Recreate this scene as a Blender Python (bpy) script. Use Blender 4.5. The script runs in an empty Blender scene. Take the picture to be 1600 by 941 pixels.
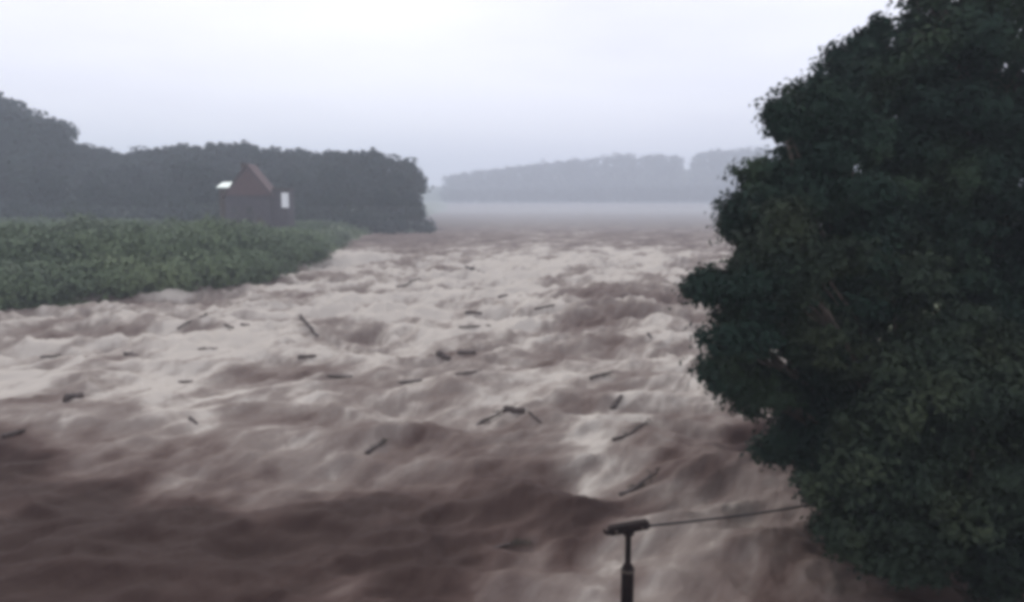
import bpy, math, random
import numpy as np
from mathutils import Vector, Matrix

R = math.radians
sc = bpy.context.scene
C = sc.collection
random.seed(7)
rng = np.random.default_rng(7)

# ------------------------------------------------------------------ camera
CAM_H, PITCH, F, W0, H0 = 8.0, R(7.35), 1256.0, 1600.0, 941.0
cd = bpy.data.cameras.new('camera')
cd.sensor_width = 36.0
cd.lens = 36.0 * F / W0
cd.clip_start = 0.1
cd.clip_end = 9000
cam = bpy.data.objects.new('camera', cd)
cam.location = (0, 0, CAM_H)
cam.rotation_euler = (R(90) - PITCH, 0, 0)
C.objects.link(cam)
sc.camera = cam

# ------------------------------------------------------------------ sky (overcast)
SUN_EL, SUN_AZ = R(38), R(-20)
w = bpy.data.worlds.new('World')
sc.world = w
w.use_nodes = True
nt = w.node_tree
nt.nodes.clear()
out = nt.nodes.new('ShaderNodeOutputWorld')
bg = nt.nodes.new('ShaderNodeBackground')
sky = nt.nodes.new('ShaderNodeTexSky')
sky.sky_type = 'NISHITA'
sky.sun_disc = False
sky.sun_elevation = SUN_EL
sky.sun_rotation = SUN_AZ
sky.dust_density = 4
tc = nt.nodes.new('ShaderNodeTexCoord')
mp = nt.nodes.new('ShaderNodeMapping')
mp.inputs['Scale'].default_value = (1.0, 1.0, 4.5)
nz = nt.nodes.new('ShaderNodeTexNoise')
nz.inputs['Scale'].default_value = 1.5
nz.inputs['Detail'].default_value = 4
nz.inputs['Roughness'].default_value = 0.5
cr = nt.nodes.new('ShaderNodeValToRGB')
cr.color_ramp.elements[0].position = 0.36
cr.color_ramp.elements[0].color = (8.6, 8.6, 10.1, 1)
cr.color_ramp.elements[1].position = 0.66
cr.color_ramp.elements[1].color = (10.9, 10.9, 12.0, 1)
mx = nt.nodes.new('ShaderNodeMix')
mx.data_type = 'RGBA'
mx.inputs['Factor'].default_value = 0.93
nt.links.new(tc.outputs['Generated'], mp.inputs['Vector'])
nt.links.new(mp.outputs['Vector'], nz.inputs['Vector'])
nt.links.new(nz.outputs['Fac'], cr.inputs['Fac'])
nt.links.new(sky.outputs['Color'], mx.inputs['A'])
nt.links.new(cr.outputs['Color'], mx.inputs['B'])
nt.links.new(mx.outputs['Result'], bg.inputs['Color'])
bg.inputs['Strength'].default_value = 0.1
nt.links.new(bg.outputs['Background'], out.inputs['Surface'])

sl = bpy.data.lights.new('sun', 'SUN')
sl.energy = 1.3
sl.angle = R(14)
sl.color = (1, 0.96, 0.9)
so = bpy.data.objects.new('sun', sl)
so.rotation_euler = (-(R(90) - SUN_EL), 0, -SUN_AZ)
so.location = (0, 0, 60)
C.objects.link(so)

sc.view_settings.view_transform = 'Standard'
sc.view_settings.look = 'None'
sc.view_settings.exposure = 0.18
sc.view_settings.gamma = 1.0
sc.cycles.filter_width = 4.6
sc.cycles.volume_bounces = 1
sc.cycles.max_bounces = 6
sc.cycles.volume_step_rate = 4

# ------------------------------------------------------------------ helpers
CP, SP = math.cos(PITCH), math.sin(PITCH)

def ray(px, py):
    x = (px - 800.0) / F
    v = (470.5 - py) / F
    return (x, CP + v * SP, -SP + v * CP)

def at(px, py, Y):                       # point on the pixel's ray at forward distance Y
    d = ray(px, py)
    return Vector((d[0] * Y / d[1], Y, CAM_H + d[2] * Y / d[1]))

def on_plane(px, py, z=0.0):
    d = ray(px, py)
    t = (z - CAM_H) / d[2]
    return d[0] * t, d[1] * t

def tag(o, label=None, cat=None, group=None, kind=None):
    if label: o['label'] = label
    if cat: o['category'] = cat
    if group: o['group'] = group
    if kind: o['kind'] = kind
    return o

def empty(name, loc):
    o = bpy.data.objects.new(name, None)
    o.location = loc
    o.empty_display_size = 0.3
    C.objects.link(o)
    return o

def link(name, me, mat, parent=None, loc=None):
    if mat: me.materials.append(mat)
    o = bpy.data.objects.new(name, me)
    C.objects.link(o)
    if parent: o.parent = parent
    if loc is not None: o.location = loc
    return o

def np_mesh(name, V, faces, nper, smooth=False, attrs=None):
    """V (n,3), faces (m,nper) int arrays"""
    me = bpy.data.meshes.new(name)
    V = np.asarray(V, dtype=np.float32)
    faces = np.asarray(faces, dtype=np.int32)
    m = len(faces)
    me.vertices.add(len(V))
    me.vertices.foreach_set('co', V.ravel())
    me.loops.add(m * nper)
    me.loops.foreach_set('vertex_index', faces.ravel())
    me.polygons.add(m)
    me.polygons.foreach_set('loop_start', np.arange(m, dtype=np.int32) * nper)
    me.polygons.foreach_set('loop_total', np.full(m, nper, dtype=np.int32))
    me.polygons.foreach_set('use_smooth', np.full(m, smooth, dtype=bool))
    if attrs:
        for k, a in attrs.items():
            at_ = me.attributes.new(k, 'FLOAT', 'POINT')
            at_.data.foreach_set('value', np.asarray(a, dtype=np.float32).ravel())
    me.update()
    me.validate()
    return me

def py_mesh(name, V, Fc, smooth=False):
    me = bpy.data.meshes.new(name)
    me.from_pydata([tuple(v) for v in V], [], Fc)
    if smooth:
        for p in me.polygons: p.use_smooth = True
    me.update()
    return me

# gradient noise in numpy
_perm = np.random.default_rng(3).permutation(256)
_perm = np.concatenate([_perm, _perm])
_ang = np.random.default_rng(4).uniform(0, 2 * np.pi, 256)
_gx, _gy = np.cos(_ang), np.sin(_ang)

def pn(x, y):
    xi = np.floor(x).astype(np.int64); yi = np.floor(y).astype(np.int64)
    xf = x - xi; yf = y - yi
    xi &= 255; yi &= 255
    u = xf * xf * xf * (xf * (xf * 6 - 15) + 10)
    v = yf * yf * yf * (yf * (yf * 6 - 15) + 10)
    def g(ix, iy, dx, dy):
        h = _perm[_perm[ix & 255] + (iy & 255)]
        return _gx[h] * dx + _gy[h] * dy
    a = g(xi, yi, xf, yf); b = g(xi + 1, yi, xf - 1, yf)
    c = g(xi, yi + 1, xf, yf - 1); d = g(xi + 1, yi + 1, xf - 1, yf - 1)
    return 1.5 * (a + u * (b - a) + v * ((c + u * (d - c)) - (a + u * (b - a))))

def fbm(x, y, o=4, gain=0.5, lac=2.03):
    s = 0; a = 1; t = 0
    for i in range(o):
        s = s + a * pn(x + 17.3 * i, y - 9.1 * i)
        t += a; a *= gain; x = x * lac; y = y * lac
    return s / t

def sstep(a, b, x):
    t = np.clip((x - a) / (b - a), 0, 1)
    return t * t * (3 - 2 * t)

# ------------------------------------------------------------------ materials
def new_mat(name):
    m = bpy.data.materials.new(name)
    m.use_nodes = True
    n = m.node_tree
    return m, n, n.nodes['Principled BSDF']

def ramp(n, stops):
    r = n.nodes.new('ShaderNodeValToRGB')
    e = r.color_ramp.elements
    e[0].position, e[0].color = stops[0][0], (*stops[0][1], 1)
    e[1].position, e[1].color = stops[-1][0], (*stops[-1][1], 1)
    for p, c in stops[1:-1]:
        q = e.new(p); q.color = (*c, 1)
    return r

def noise_mat(name, stops, scale=1.0, rough=0.8, detail=4, stretch=(1, 1, 1), bump=0.0, spec=0.3, bdist=0.05):
    m, n, b = new_mat(name)
    t = n.nodes.new('ShaderNodeTexCoord')
    mp = n.nodes.new('ShaderNodeMapping'); mp.inputs['Scale'].default_value = stretch
    z = n.nodes.new('ShaderNodeTexNoise')
    z.inputs['Scale'].default_value = scale; z.inputs['Detail'].default_value = detail
    r = ramp(n, stops)
    n.links.new(t.outputs['Object'], mp.inputs['Vector'])
    n.links.new(mp.outputs['Vector'], z.inputs['Vector'])
    n.links.new(z.outputs['Fac'], r.inputs['Fac'])
    n.links.new(r.outputs['Color'], b.inputs['Base Color'])
    b.inputs['Roughness'].default_value = rough
    b.inputs['Specular IOR Level'].default_value = spec
    if bump:
        bp = n.nodes.new('ShaderNodeBump')
        bp.inputs['Strength'].default_value = bump; bp.inputs['Distance'].default_value = bdist
        n.links.new(z.outputs['Fac'], bp.inputs['Height'])
        n.links.new(bp.outputs['Normal'], b.inputs['Normal'])
    return m

M = {}
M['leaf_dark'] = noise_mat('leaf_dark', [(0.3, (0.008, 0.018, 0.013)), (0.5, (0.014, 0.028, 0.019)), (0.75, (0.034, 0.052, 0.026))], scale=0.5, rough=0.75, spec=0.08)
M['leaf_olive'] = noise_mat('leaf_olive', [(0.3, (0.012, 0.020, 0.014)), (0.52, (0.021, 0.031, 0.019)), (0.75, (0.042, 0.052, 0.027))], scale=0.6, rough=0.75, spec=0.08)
M['leaf_thicket'] = noise_mat('leaf_thicket', [(0.30, (0.075, 0.092, 0.066)), (0.5, (0.105, 0.145, 0.080)), (0.70, (0.150, 0.190, 0.092))], scale=0.10, rough=0.7, spec=0.2)
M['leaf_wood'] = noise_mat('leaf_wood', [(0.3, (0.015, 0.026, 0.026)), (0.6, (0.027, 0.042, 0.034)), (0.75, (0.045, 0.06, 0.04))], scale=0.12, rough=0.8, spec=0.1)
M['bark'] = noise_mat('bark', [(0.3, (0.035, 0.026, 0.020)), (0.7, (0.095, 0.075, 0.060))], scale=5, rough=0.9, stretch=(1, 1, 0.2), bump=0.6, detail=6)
M['drift'] = noise_mat('driftwood', [(0.3, (0.030, 0.021, 0.019)), (0.7, (0.105, 0.080, 0.070))], scale=6, rough=0.7, stretch=(0.3, 1, 1), bump=0.5, detail=6)
M['drift_leaf'] = noise_mat('muddy_leaves', [(0.3, (0.025, 0.022, 0.015)), (0.7, (0.060, 0.050, 0.032))], scale=3, rough=0.8)
M['iron'] = noise_mat('dark_iron', [(0.3, (0.006, 0.004, 0.004)), (0.7, (0.016, 0.009, 0.008))], scale=9, rough=0.8, spec=0.1, bump=0.2, bdist=0.01)
M['cable'] = noise_mat('cable_rubber', [(0.3, (0.022, 0.017, 0.018)), (0.7, (0.035, 0.028, 0.028))], scale=4, rough=0.6)
M['ground'] = noise_mat('bank_earth_and_grass', [(0.35, (0.060, 0.072, 0.038)), (0.5, (0.075, 0.100, 0.048)), (0.7, (0.110, 0.115, 0.070))], scale=0.05, rough=0.95, detail=8)
M['hill'] = noise_mat('hill_scrub', [(0.35, (0.035, 0.055, 0.038)), (0.7, (0.060, 0.080, 0.045))], scale=0.03, rough=0.95, detail=8)
M['brick'] = noise_mat('weathered_render', [(0.3, (0.058, 0.050, 0.058)), (0.7, (0.085, 0.072, 0.080))], scale=1.2, rough=0.9)
M['roof'] = noise_mat('clay_tiles', [(0.3, (0.070, 0.042, 0.044)), (0.7, (0.115, 0.064, 0.062))], scale=1.5, rough=0.85, stretch=(1, 1, 4))
M['pale'] = noise_mat('pale_paint', [(0.3, (0.82, 0.84, 0.84)), (0.7, (0.88, 0.88, 0.88))], scale=1, rough=0.5)
M['sheet'] = noise_mat('pale_sheeting', [(0.3, (0.42, 0.55, 0.48)), (0.7, (0.60, 0.68, 0.62))], scale=1, rough=0.5)
M['glass'] = noise_mat('window_glass', [(0.3, (0.03, 0.035, 0.04)), (0.7, (0.05, 0.055, 0.06))], scale=1, rough=0.1, spec=0.6)
M['woodtrim'] = noise_mat('dark_timber', [(0.3, (0.05, 0.035, 0.03)), (0.7, (0.09, 0.065, 0.05))], scale=2, rough=0.8)

# ------------------------------------------------------------------ river: froth mixed with painted light and shade
# rows = frame heights, values = water brightness, froth and wave shading painted together
ROWS = [
 (320, [(600,145),(800,160),(1000,160),(1200,160)]),
 (350, [(500,120),(620,125),(700,140),(800,158),(900,156),(1000,152),(1150,155)]),
 (380, [(480,110),(600,118),(680,125),(760,150),(850,160),(930,150),(1020,140),(1080,150),(1150,165)]),
 (400, [(490,150),(540,175),(600,165),(680,140),(740,165),(830,180),(920,190),(1000,188),(1080,160),(1150,150)]),
 (430, [(430,125),(500,165),(560,160),(620,145),(680,165),(760,190),(850,190),(900,185),(950,160),(1050,158),(1150,150)]),
 (460, [(380,130),(450,150),(520,165),(600,185),(700,192),(800,188),(870,150),(910,110),(1000,112),(1060,125),(1100,145)]),
 (500, [(0,150),(120,152),(220,160),(300,150),(400,168),(500,182),(600,190),(680,185),(740,178),(820,178),(880,128),(960,122),(1030,140),(1100,155)]),
 (540, [(0,150),(100,165),(200,172),(300,175),(420,182),(500,170),(560,150),(640,162),(720,168),(800,150),(880,140),(960,152),(1060,168),(1120,150)]),
 (580, [(0,172),(100,172),(200,180),(300,172),(400,160),(480,158),(560,160),(640,158),(700,138),(760,130),(840,145),(930,155),(1000,142),(1060,160),(1120,160)]),
 (620, [(0,182),(100,172),(200,168),(300,158),(380,165),(440,150),(540,152),(620,148),(680,100),(760,105),(840,140),(920,150),(1000,155),(1080,165),(1180,150)]),
 (650, [(0,155),(60,125),(110,88),(200,85),(240,150),(310,140),(350,108),(450,102),(500,148),(600,145),(680,128),(760,135),(860,125),(940,150),(1040,148),(1120,150),(1200,120)]),
 (690, [(0,55),(60,120),(120,128),(200,128),(280,130),(350,120),(420,128),(500,122),(560,100),(620,105),(700,108),(780,112),(860,110),(920,145),(1000,138),(1080,128),(1180,100)]),
 (730, [(0,50),(60,60),(130,110),(200,118),(280,122),(330,100),(400,122),(500,118),(580,112),(700,100),(780,90),(850,80),(900,130),(970,138),(1060,118),(1150,98),(1240,85)]),
 (765, [(0,50),(100,52),(180,60),(260,100),(330,108),(420,112),(480,105),(540,85),(620,75),(700,85),(800,60),(870,70),(910,135),(960,90),(1030,110),(1120,82),(1180,100),(1260,90)]),
 (800, [(0,50),(120,48),(240,45),(330,50),(400,95),(450,62),(520,48),(620,42),(700,55),(800,48),(870,50),(940,45),(1000,90),(1080,110),(1160,120),(1240,100),(1300,80)]),
 (840, [(0,48),(150,45),(300,42),(420,50),(520,45),(620,50),(700,55),(760,80),(840,82),(890,48),(930,45),(970,115),(1040,128),(1120,118),(1200,112),(1300,80)]),
 (880, [(0,48),(200,48),(380,45),(500,58),(600,55),(690,45),(770,75),(840,85),(900,58),(950,112),(1020,120),(1100,112),(1200,100),(1300,85),(1500,70)]),
 (941, [(0,50),(200,52),(400,52),(500,75),(550,105),(620,55),(700,60),(780,80),(860,85),(940,100),(1040,112),(1100,95),(1200,100),(1300,88),(1500,75)]),
]
_GX = np.linspace(-400, 2000, 241)
_GV = np.array([np.interp(_GX, [p[0] for p in r[1]], [p[1] for p in r[1]]) for r in ROWS])
_GY = np.array([r[0] for r in ROWS], float)

def froth_shade_of(x, y):
    """smooth map of froth and painted shading on the water plane, world coordinates"""
    x = np.asarray(x, float); y = np.asarray(y, float)
    # ground point -> camera pixel, the frame of the brightness rows
    f = y * CP + CAM_H * SP
    px = 800 + F * x / np.maximum(f, 1)
    py = 470.5 + F * (CAM_H * CP - y * SP) / np.maximum(f, 1)
    n1 = fbm(x * 0.35, y * 0.16, 3); n2 = fbm(x * 0.35 + 40, y * 0.16 + 40, 3)
    px = px + n1 * 620 / np.maximum(y, 8)
    py = py + n2 * 300 / np.maximum(y, 8)
    py = np.clip(py, _GY[0], _GY[-1])
    j = np.clip(np.searchsorted(_GY, py) - 1, 0, len(_GY) - 2)
    t = (py - _GY[j]) / (_GY[j + 1] - _GY[j])
    t = t * t * (3 - 2 * t)
    u = np.clip((px - _GX[0]) / 10.0, 0, 239.999)
    i = u.astype(int); s = u - i
    s = s * s * (3 - 2 * s)
    a = _GV[j, i] * (1 - s) + _GV[j, i + 1] * s
    b = _GV[j + 1, i] * (1 - s) + _GV[j + 1, i + 1] * s
    L = a * (1 - t) + b * t
    L = L - 30 * sstep(90, 160, y) - 26 * sstep(160, 320, y)
    v = (L - 47.0) / 143.0
    return v + 0.07 * sstep(.22, .42, v) * (1 - sstep(24, 34, y))

def water_h(x, y):
    x = np.asarray(x, float); y = np.asarray(y, float)
    # flow runs from the upper right distance to the lower left
    a = 0.30
    fx = x * math.cos(a) - y * math.sin(a) * 0.6
    fy = y
    wx = fx + 1.6 * fbm(fx * 0.12, fy * 0.12, 2)
    wy = fy + 2.2 * fbm(fx * 0.10 + 31, fy * 0.10 + 7, 2)
    r1 = 1 - np.abs(pn(wx * 0.10, wy * 0.16)) * 2.0
    r2 = 1 - np.abs(pn(wx * 0.26 + 9, wy * 0.38 + 3)) * 2.0
    r3 = 1 - np.abs(pn(wx * 0.62 + 5, wy * 0.85)) * 2.0
    s = fbm(wx * 1.5, wy * 1.9, 3)
    h = 0.62 * (r1 - 0.4) + 0.40 * (r2 - 0.4) + 0.19 * (r3 - 0.4) + 0.15 * s
    amp = 0.62 + 0.55 * sstep(28, 55, y) * (1 - sstep(95, 135, y))
    amp = amp * (1 - 0.45 * sstep(100, 170, y)) * (1 - 0.5 * sstep(250, 600, y))
    # broad swells
    for (px, py, rx, ry, A) in SWELLS:
        cx, cy = on_plane(px, py)
        h = h + A * np.exp(-((x - cx) / rx) ** 2 - ((y - cy) / ry) ** 2) / np.maximum(amp, .05)
    return h * amp

SWELLS = [(150, 670, 2.9, 1.7, 0.55), (30, 760, 3.0, 1.6, 0.35),
          (420, 690, 2.0, 1.2, 0.35), (820, 790, 1.4, 1.2, 0.35), (960, 490, 5.0, 3.5, 0.7),
          (550, 410, 6.0, 5.0, 1.0), (740, 610, 2.6, 1.6, 0.4), (1120, 745, 2.0, 1.2, 0.45),
          (620, 690, 2.6, 1.3, 0.4), (1180, 870, 1.5, 1.0, 0.35), (870, 420, 9.0, 6.0, 0.6)]

def water_at(x, y):
    return float(water_h(np.array([x]), np.array([y]))[0])

NA, NR = 900, 860
ang = np.radians(np.concatenate([np.linspace(-80, -38, 60, endpoint=False), np.linspace(-38, 38, NA - 120), np.linspace(38, 80, 61)[1:]]))
rad = np.exp(np.linspace(math.log(5.0), math.log(2900.0), NR))
NA = len(ang)
AA, RR = np.meshgrid(ang, rad)
X = RR * np.sin(AA); Y = RR * np.cos(AA) 
Z = water_h(X, Y)
froth_shade = froth_shade_of(X, Y)
# froth gathers on breaking crests and trails downstream of them
lap = Z - fbm(X * 0.05, Y * 0.05, 1) * 0.1
AL = X * .53 + Y * .85; AC = X * .85 - Y * .53        # along and across the current
q1 = fbm(AC * 0.20, AL * 0.13, 4, .55)
q2 = fbm(AC * 0.75 + 50, AL * 0.26 + 11, 4, .6)
ln = 1 - np.abs(pn(AC * .38 + 1.2 * q1, AL * .10 + 5) + .25 * q2) * 5.0
ln = np.clip(ln, 0, 1) ** 1.5
l2 = 1 - np.abs(pn(AC * 1.1 + 7, AL * .28 + 1.5 * q1) + .2 * q2) * 5.0
l2 = np.clip(l2, 0, 1) ** 1.5
mod = np.clip(0.26 + froth_shade * 1.2, .22, 1.0)
q3 = fbm(AC * 2.2 + 20, AL * .9 + 31, 3, .6)
froth_shade = froth_shade + (0.80 * q1 + 0.40 * q2 + 0.16 * q3 + .16 * ln + .08 * l2 - .05) * mod * (1 - .5 * sstep(120, 300, Y))
froth_shade = froth_shade + 0.20 * np.clip(Z, -0.6, 0.9) * sstep(10, 40, Y) * (1 - sstep(140, 300, Y)) 
Vw = np.stack([X, Y, Z], -1).reshape(-1, 3)
idx = np.arange(NR * NA).reshape(NR, NA)
Fw = np.stack([idx[:-1, :-1], idx[:-1, 1:], idx[1:, 1:], idx[1:, :-1]], -1).reshape(-1, 4)

wm, n, b = new_mat('flood_water')
t = n.nodes.new('ShaderNodeTexCoord')
at_n = n.nodes.new('ShaderNodeAttribute'); at_n.attribute_name = 'froth'  # froth plus the painted wave shading
def mapn(scale, rot=0.3):
    q = n.nodes.new('ShaderNodeMapping')
    q.vector_type = 'TEXTURE'
    q.inputs['Scale'].default_value = scale
    q.inputs['Rotation'].default_value = (0, 0, -R(32))
    n.links.new(t.outputs['Object'], q.inputs['Vector'])
    return q
def tex(mapping, scale, detail=5, rough=0.55, dist=0.6):
    z = n.nodes.new('ShaderNodeTexNoise')
    z.inputs['Scale'].default_value = scale; z.inputs['Detail'].default_value = detail
    z.inputs['Roughness'].default_value = rough; z.inputs['Distortion'].default_value = dist
    n.links.new(mapping.outputs['Vector'], z.inputs['Vector'])
    return z
def math_(op, a, b_=None, c=None):
    q = n.nodes.new('ShaderNodeMath'); q.operation = op
    for i, v in enumerate((a, b_, c)):
        if v is None: continue
        if isinstance(v, (int, float)): q.inputs[i].default_value = v
        else: n.links.new(v, q.inputs[i])
    return q.outputs[0]
z1 = tex(mapn((1.0, 2.2, 1)), 0.32, 6, 0.55, 0.8)      # broad streaks
z2 = tex(mapn((1.0, 3.0, 1)), 1.6, 8, 0.65, 1.2)        # small froth
f1 = math_('MULTIPLY_ADD', z1.outputs['Fac'], 0.50, -0.25)
f2 = math_('MULTIPLY_ADD', z2.outputs['Fac'], 0.44, -0.22)
wgt = math_('MINIMUM', math_('MAXIMUM', math_('MULTIPLY_ADD', at_n.outputs['Fac'], 1.2, 0.2), 0.2), 1.0)
fs = math_('ADD', at_n.outputs['Fac'], math_('MULTIPLY', math_('ADD', f1, f2), wgt))
rp = ramp(n, [(0.0, (0.040, 0.024, 0.020)), (0.20, (0.076, 0.050, 0.042)), (0.42, (0.140, 0.107, 0.092)),
              (0.70, (0.222, 0.188, 0.162)), (1.0, (0.450, 0.410, 0.355))])
n.links.new(fs, rp.inputs['Fac'])
n.links.new(rp.outputs['Color'], b.inputs['Base Color'])  # light and shade of the waves enter the base colour with the froth
rr_ = math_('MULTIPLY_ADD', fs, 0.35, 0.58)
rr_ = math_('MAXIMUM', rr_, 0.64)
rr_n = n.nodes.new('ShaderNodeClamp'); n.links.new(rr_, rr_n.inputs['Value'])
n.links.new(rr_n.outputs['Result'], b.inputs['Roughness'])
b.inputs['Specular IOR Level'].default_value = 0.03
z3 = tex(mapn((1.0, 2.2, 1)), 2.6, 7, 0.65, 0.5)
bp = n.nodes.new('ShaderNodeBump'); bp.inputs['Strength'].default_value = 0.5; bp.inputs['Distance'].default_value = 0.12
bp2 = n.nodes.new('ShaderNodeBump'); bp2.inputs['Strength'].default_value = 0.5; bp2.inputs['Distance'].default_value = 0.4
n.links.new(z3.outputs['Fac'], bp.inputs['Height'])
n.links.new(z1.outputs['Fac'], bp2.inputs['Height'])
n.links.new(bp2.outputs['Normal'], bp.inputs['Normal'])
n.links.new(bp.outputs['Normal'], b.inputs['Normal'])
water = link('water', np_mesh('water', Vw, Fw, 4, True, {'froth': froth_shade}), wm)  # 'froth' holds froth plus the painted light and shade of the waves
tag(water, 'brown flood water churning with pale froth down the wide valley', 'water', kind='structure')
del X, Y, Z, froth_shade, Vw, Fw, AA, RR

# ------------------------------------------------------------------ ground: one sheet under river, banks and meadow
SHL = [(-300, 560), (-100, 510), (0, 492), (100, 480), (200, 468), (300, 460), (370, 455), (430, 438), (480, 415), (520, 392), (560, 372), (620, 352), (675, 336), (700, 328), (700, 318), (640,313)]
shl = [on_plane(*p) for p in SHL]
shy = np.array([-400, 10] + [p[1] for p in shl] + [4000]); shx = np.array([-60, -40] + [p[0] for p in shl] + [-900])
o_ = np.argsort(shy); shy = shy[o_]; shx = shx[o_]
def left_shore(y): return np.interp(y, shy, shx)
def right_shore(y): return np.interp(y, [-50, 8, 15, 24, 60, 300, 1200, 3000], [9, 9.2, 9.8, 12, 26, 118, 480, 1300])

def ground_z(x, y):
    x = np.asarray(x, float); y = np.asarray(y, float)
    dl = left_shore(y) - x + 0.8 * fbm(x * .1, y * .1, 2)
    dr = x - right_shore(y) + 0.8 * fbm(x * .1 + 9, y * .1, 2)
    d = np.maximum(dl, dr)
    z = np.where(d < 0, np.maximum(d * 0.5, -3.0), 2.3 * sstep(-1.0, 7.0, d) + 1.2 * sstep(5, 120, d))
    z = z + 0.25 * fbm(x * .08, y * .08, 3) * sstep(2, 30, d)
    return z
ga = np.radians(np.linspace(-82, 82, 260)); gr = np.exp(np.linspace(math.log(4), math.log(2950), 320))
AA, RR = np.meshgrid(ga, gr)
X = RR * np.sin(AA); Y = RR * np.cos(AA); Z = ground_z(X, Y)
idx = np.arange(X.size).reshape(X.shape)
Fg = np.stack([idx[:-1, :-1], idx[:-1, 1:], idx[1:, 1:], idx[1:, :-1]], -1).reshape(-1, 4)
g = link('ground', np_mesh('ground', np.stack([X, Y, Z], -1).reshape(-1, 3), Fg, 4, True), M['ground'])
tag(g, 'grassy river banks and meadow running back to the hills', 'ground', kind='structure')

def gz(x, y): return float(ground_z(np.array([x]), np.array([y]))[0])

# ------------------------------------------------------------------ foliage builders
def leaf_mesh(name, centers, normals, size, jit=0.5, aspect=0.55, g=rng):
    """one mesh of many folded leaf quads; centers (n,3), normals (n,3)"""
    N = len(centers)
    nrm = normals + g.normal(0, jit, (N, 3))
    nrm /= np.linalg.norm(nrm, axis=1)[:, None] + 1e-9
    r = g.normal(0, 1, (N, 3))
    u = np.cross(nrm, r); u /= np.linalg.norm(u, axis=1)[:, None] + 1e-9
    v = np.cross(nrm, u)
    s = (size * g.uniform(0.6, 1.35, N))[:, None]
    c = centers
    P = np.stack([c - u * s, c - v * s * aspect + nrm * s * .18, c + u * s, c + v * s * aspect + nrm * s * .18], 1)
    return np_mesh(name, P.reshape(-1, 3), np.arange(N * 4).reshape(N, 4), 4, False)

def crown_points(lobes, nclump, nleaf, spread, g=rng, inner=0.35):
    """lobes: (cx,cy,cz,rx,ry,rz). returns centres and outward normals"""
    L = np.array(lobes, float)
    wgt = (L[:, 3] * L[:, 4] * L[:, 5]) ** (2 / 3.0)
    pick = g.choice(len(L), nclump, p=wgt / wgt.sum())
    d = g.normal(0, 1, (nclump, 3)); d /= np.linalg.norm(d, axis=1)[:, None]
    rr = inner + (1 - inner) * g.uniform(0, 1, nclump) ** 0.45
    rr *= 1 + 0.10 * g.normal(0, 1, nclump)
    cc = L[pick, :3] + d * rr[:, None] * L[pick, 3:]
    sp = spread * g.uniform(0.6, 1.4, nclump)
    off = g.normal(0, 1, (nclump, nleaf, 3)) * sp[:, None, None] * np.array([1, 1, 0.65])
    pts = (cc[:, None, :] + off).reshape(-1, 3)
    nr = (d[:, None, :] * 0.8 + off / (sp[:, None, None] + 1e-6) * 0.4 + np.array([0, 0, 0.5]))
    return pts, nr.reshape(-1, 3), cc

def tube(pts, rads, seg=8, V=None, Fc=None):
    V = [] if V is None else V; Fc = [] if Fc is None else Fc
    base = len(V)
    n_ = len(pts)
    for i, p in enumerate(pts):
        a = Vector(pts[max(i - 1, 0)]); c_ = Vector(pts[min(i + 1, n_ - 1)])
        d = (c_ - a).normalized()
        s = d.cross(Vector((0.13, 0.31, 0.94)))
        if s.length < 1e-3: s = d.cross(Vector((1, 0, 0)))
        s.normalize(); q = d.cross(s)
        for k in range(seg):
            th = 2 * math.pi * k / seg
            V.append(Vector(p) + (s * math.cos(th) + q * math.sin(th)) * rads[i])
    for i in range(n_ - 1):
        for k in range(seg):
            k2 = (k + 1) % seg
            Fc.append((base + i * seg + k, base + i * seg + k2, base + (i + 1) * seg + k2, base + (i + 1) * seg + k))
    Fc.append(tuple(base + k for k in reversed(range(seg))))
    Fc.append(tuple(base + (n_ - 1) * seg + k for k in range(seg)))
    return V, Fc

def wander(a, b_, n_=5, amt=0.1, rn=random):
    a = Vector(a); b_ = Vector(b_); L = (b_ - a).length
    out_ = []
    for i in range(n_ + 1):
        t_ = i / n_
        p = a.lerp(b_, t_)
        if 0 < i < n_: p += Vector((rn.uniform(-1, 1), rn.uniform(-1, 1), rn.uniform(-1, 1))) * L * amt
        out_.append(p)
    return out_

def tufts(L, per, g=rng, k=0.40):
    out_ = []
    for l in L:
        l = np.array(l, float)
        nn = int(per * max(1, l[3]))
        for _ in range(nn):
            d = g.normal(0, 1, 3); d /= np.linalg.norm(d)
            q = g.uniform(.55, 1.12)
            c_ = l[:3] + d * q * l[3:]
            rr = l[3:].mean() ** .6 * k * g.uniform(.55, 1.15)
            out_.append((*c_, rr * (1 + .5 * abs(d[0])), rr * (1 + .5 * abs(d[1])), rr * (.62 + .5 * max(d[2], 0))))
        out_.append((*l[:3], *(l[3:] * .55)))
    return out_

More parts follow.
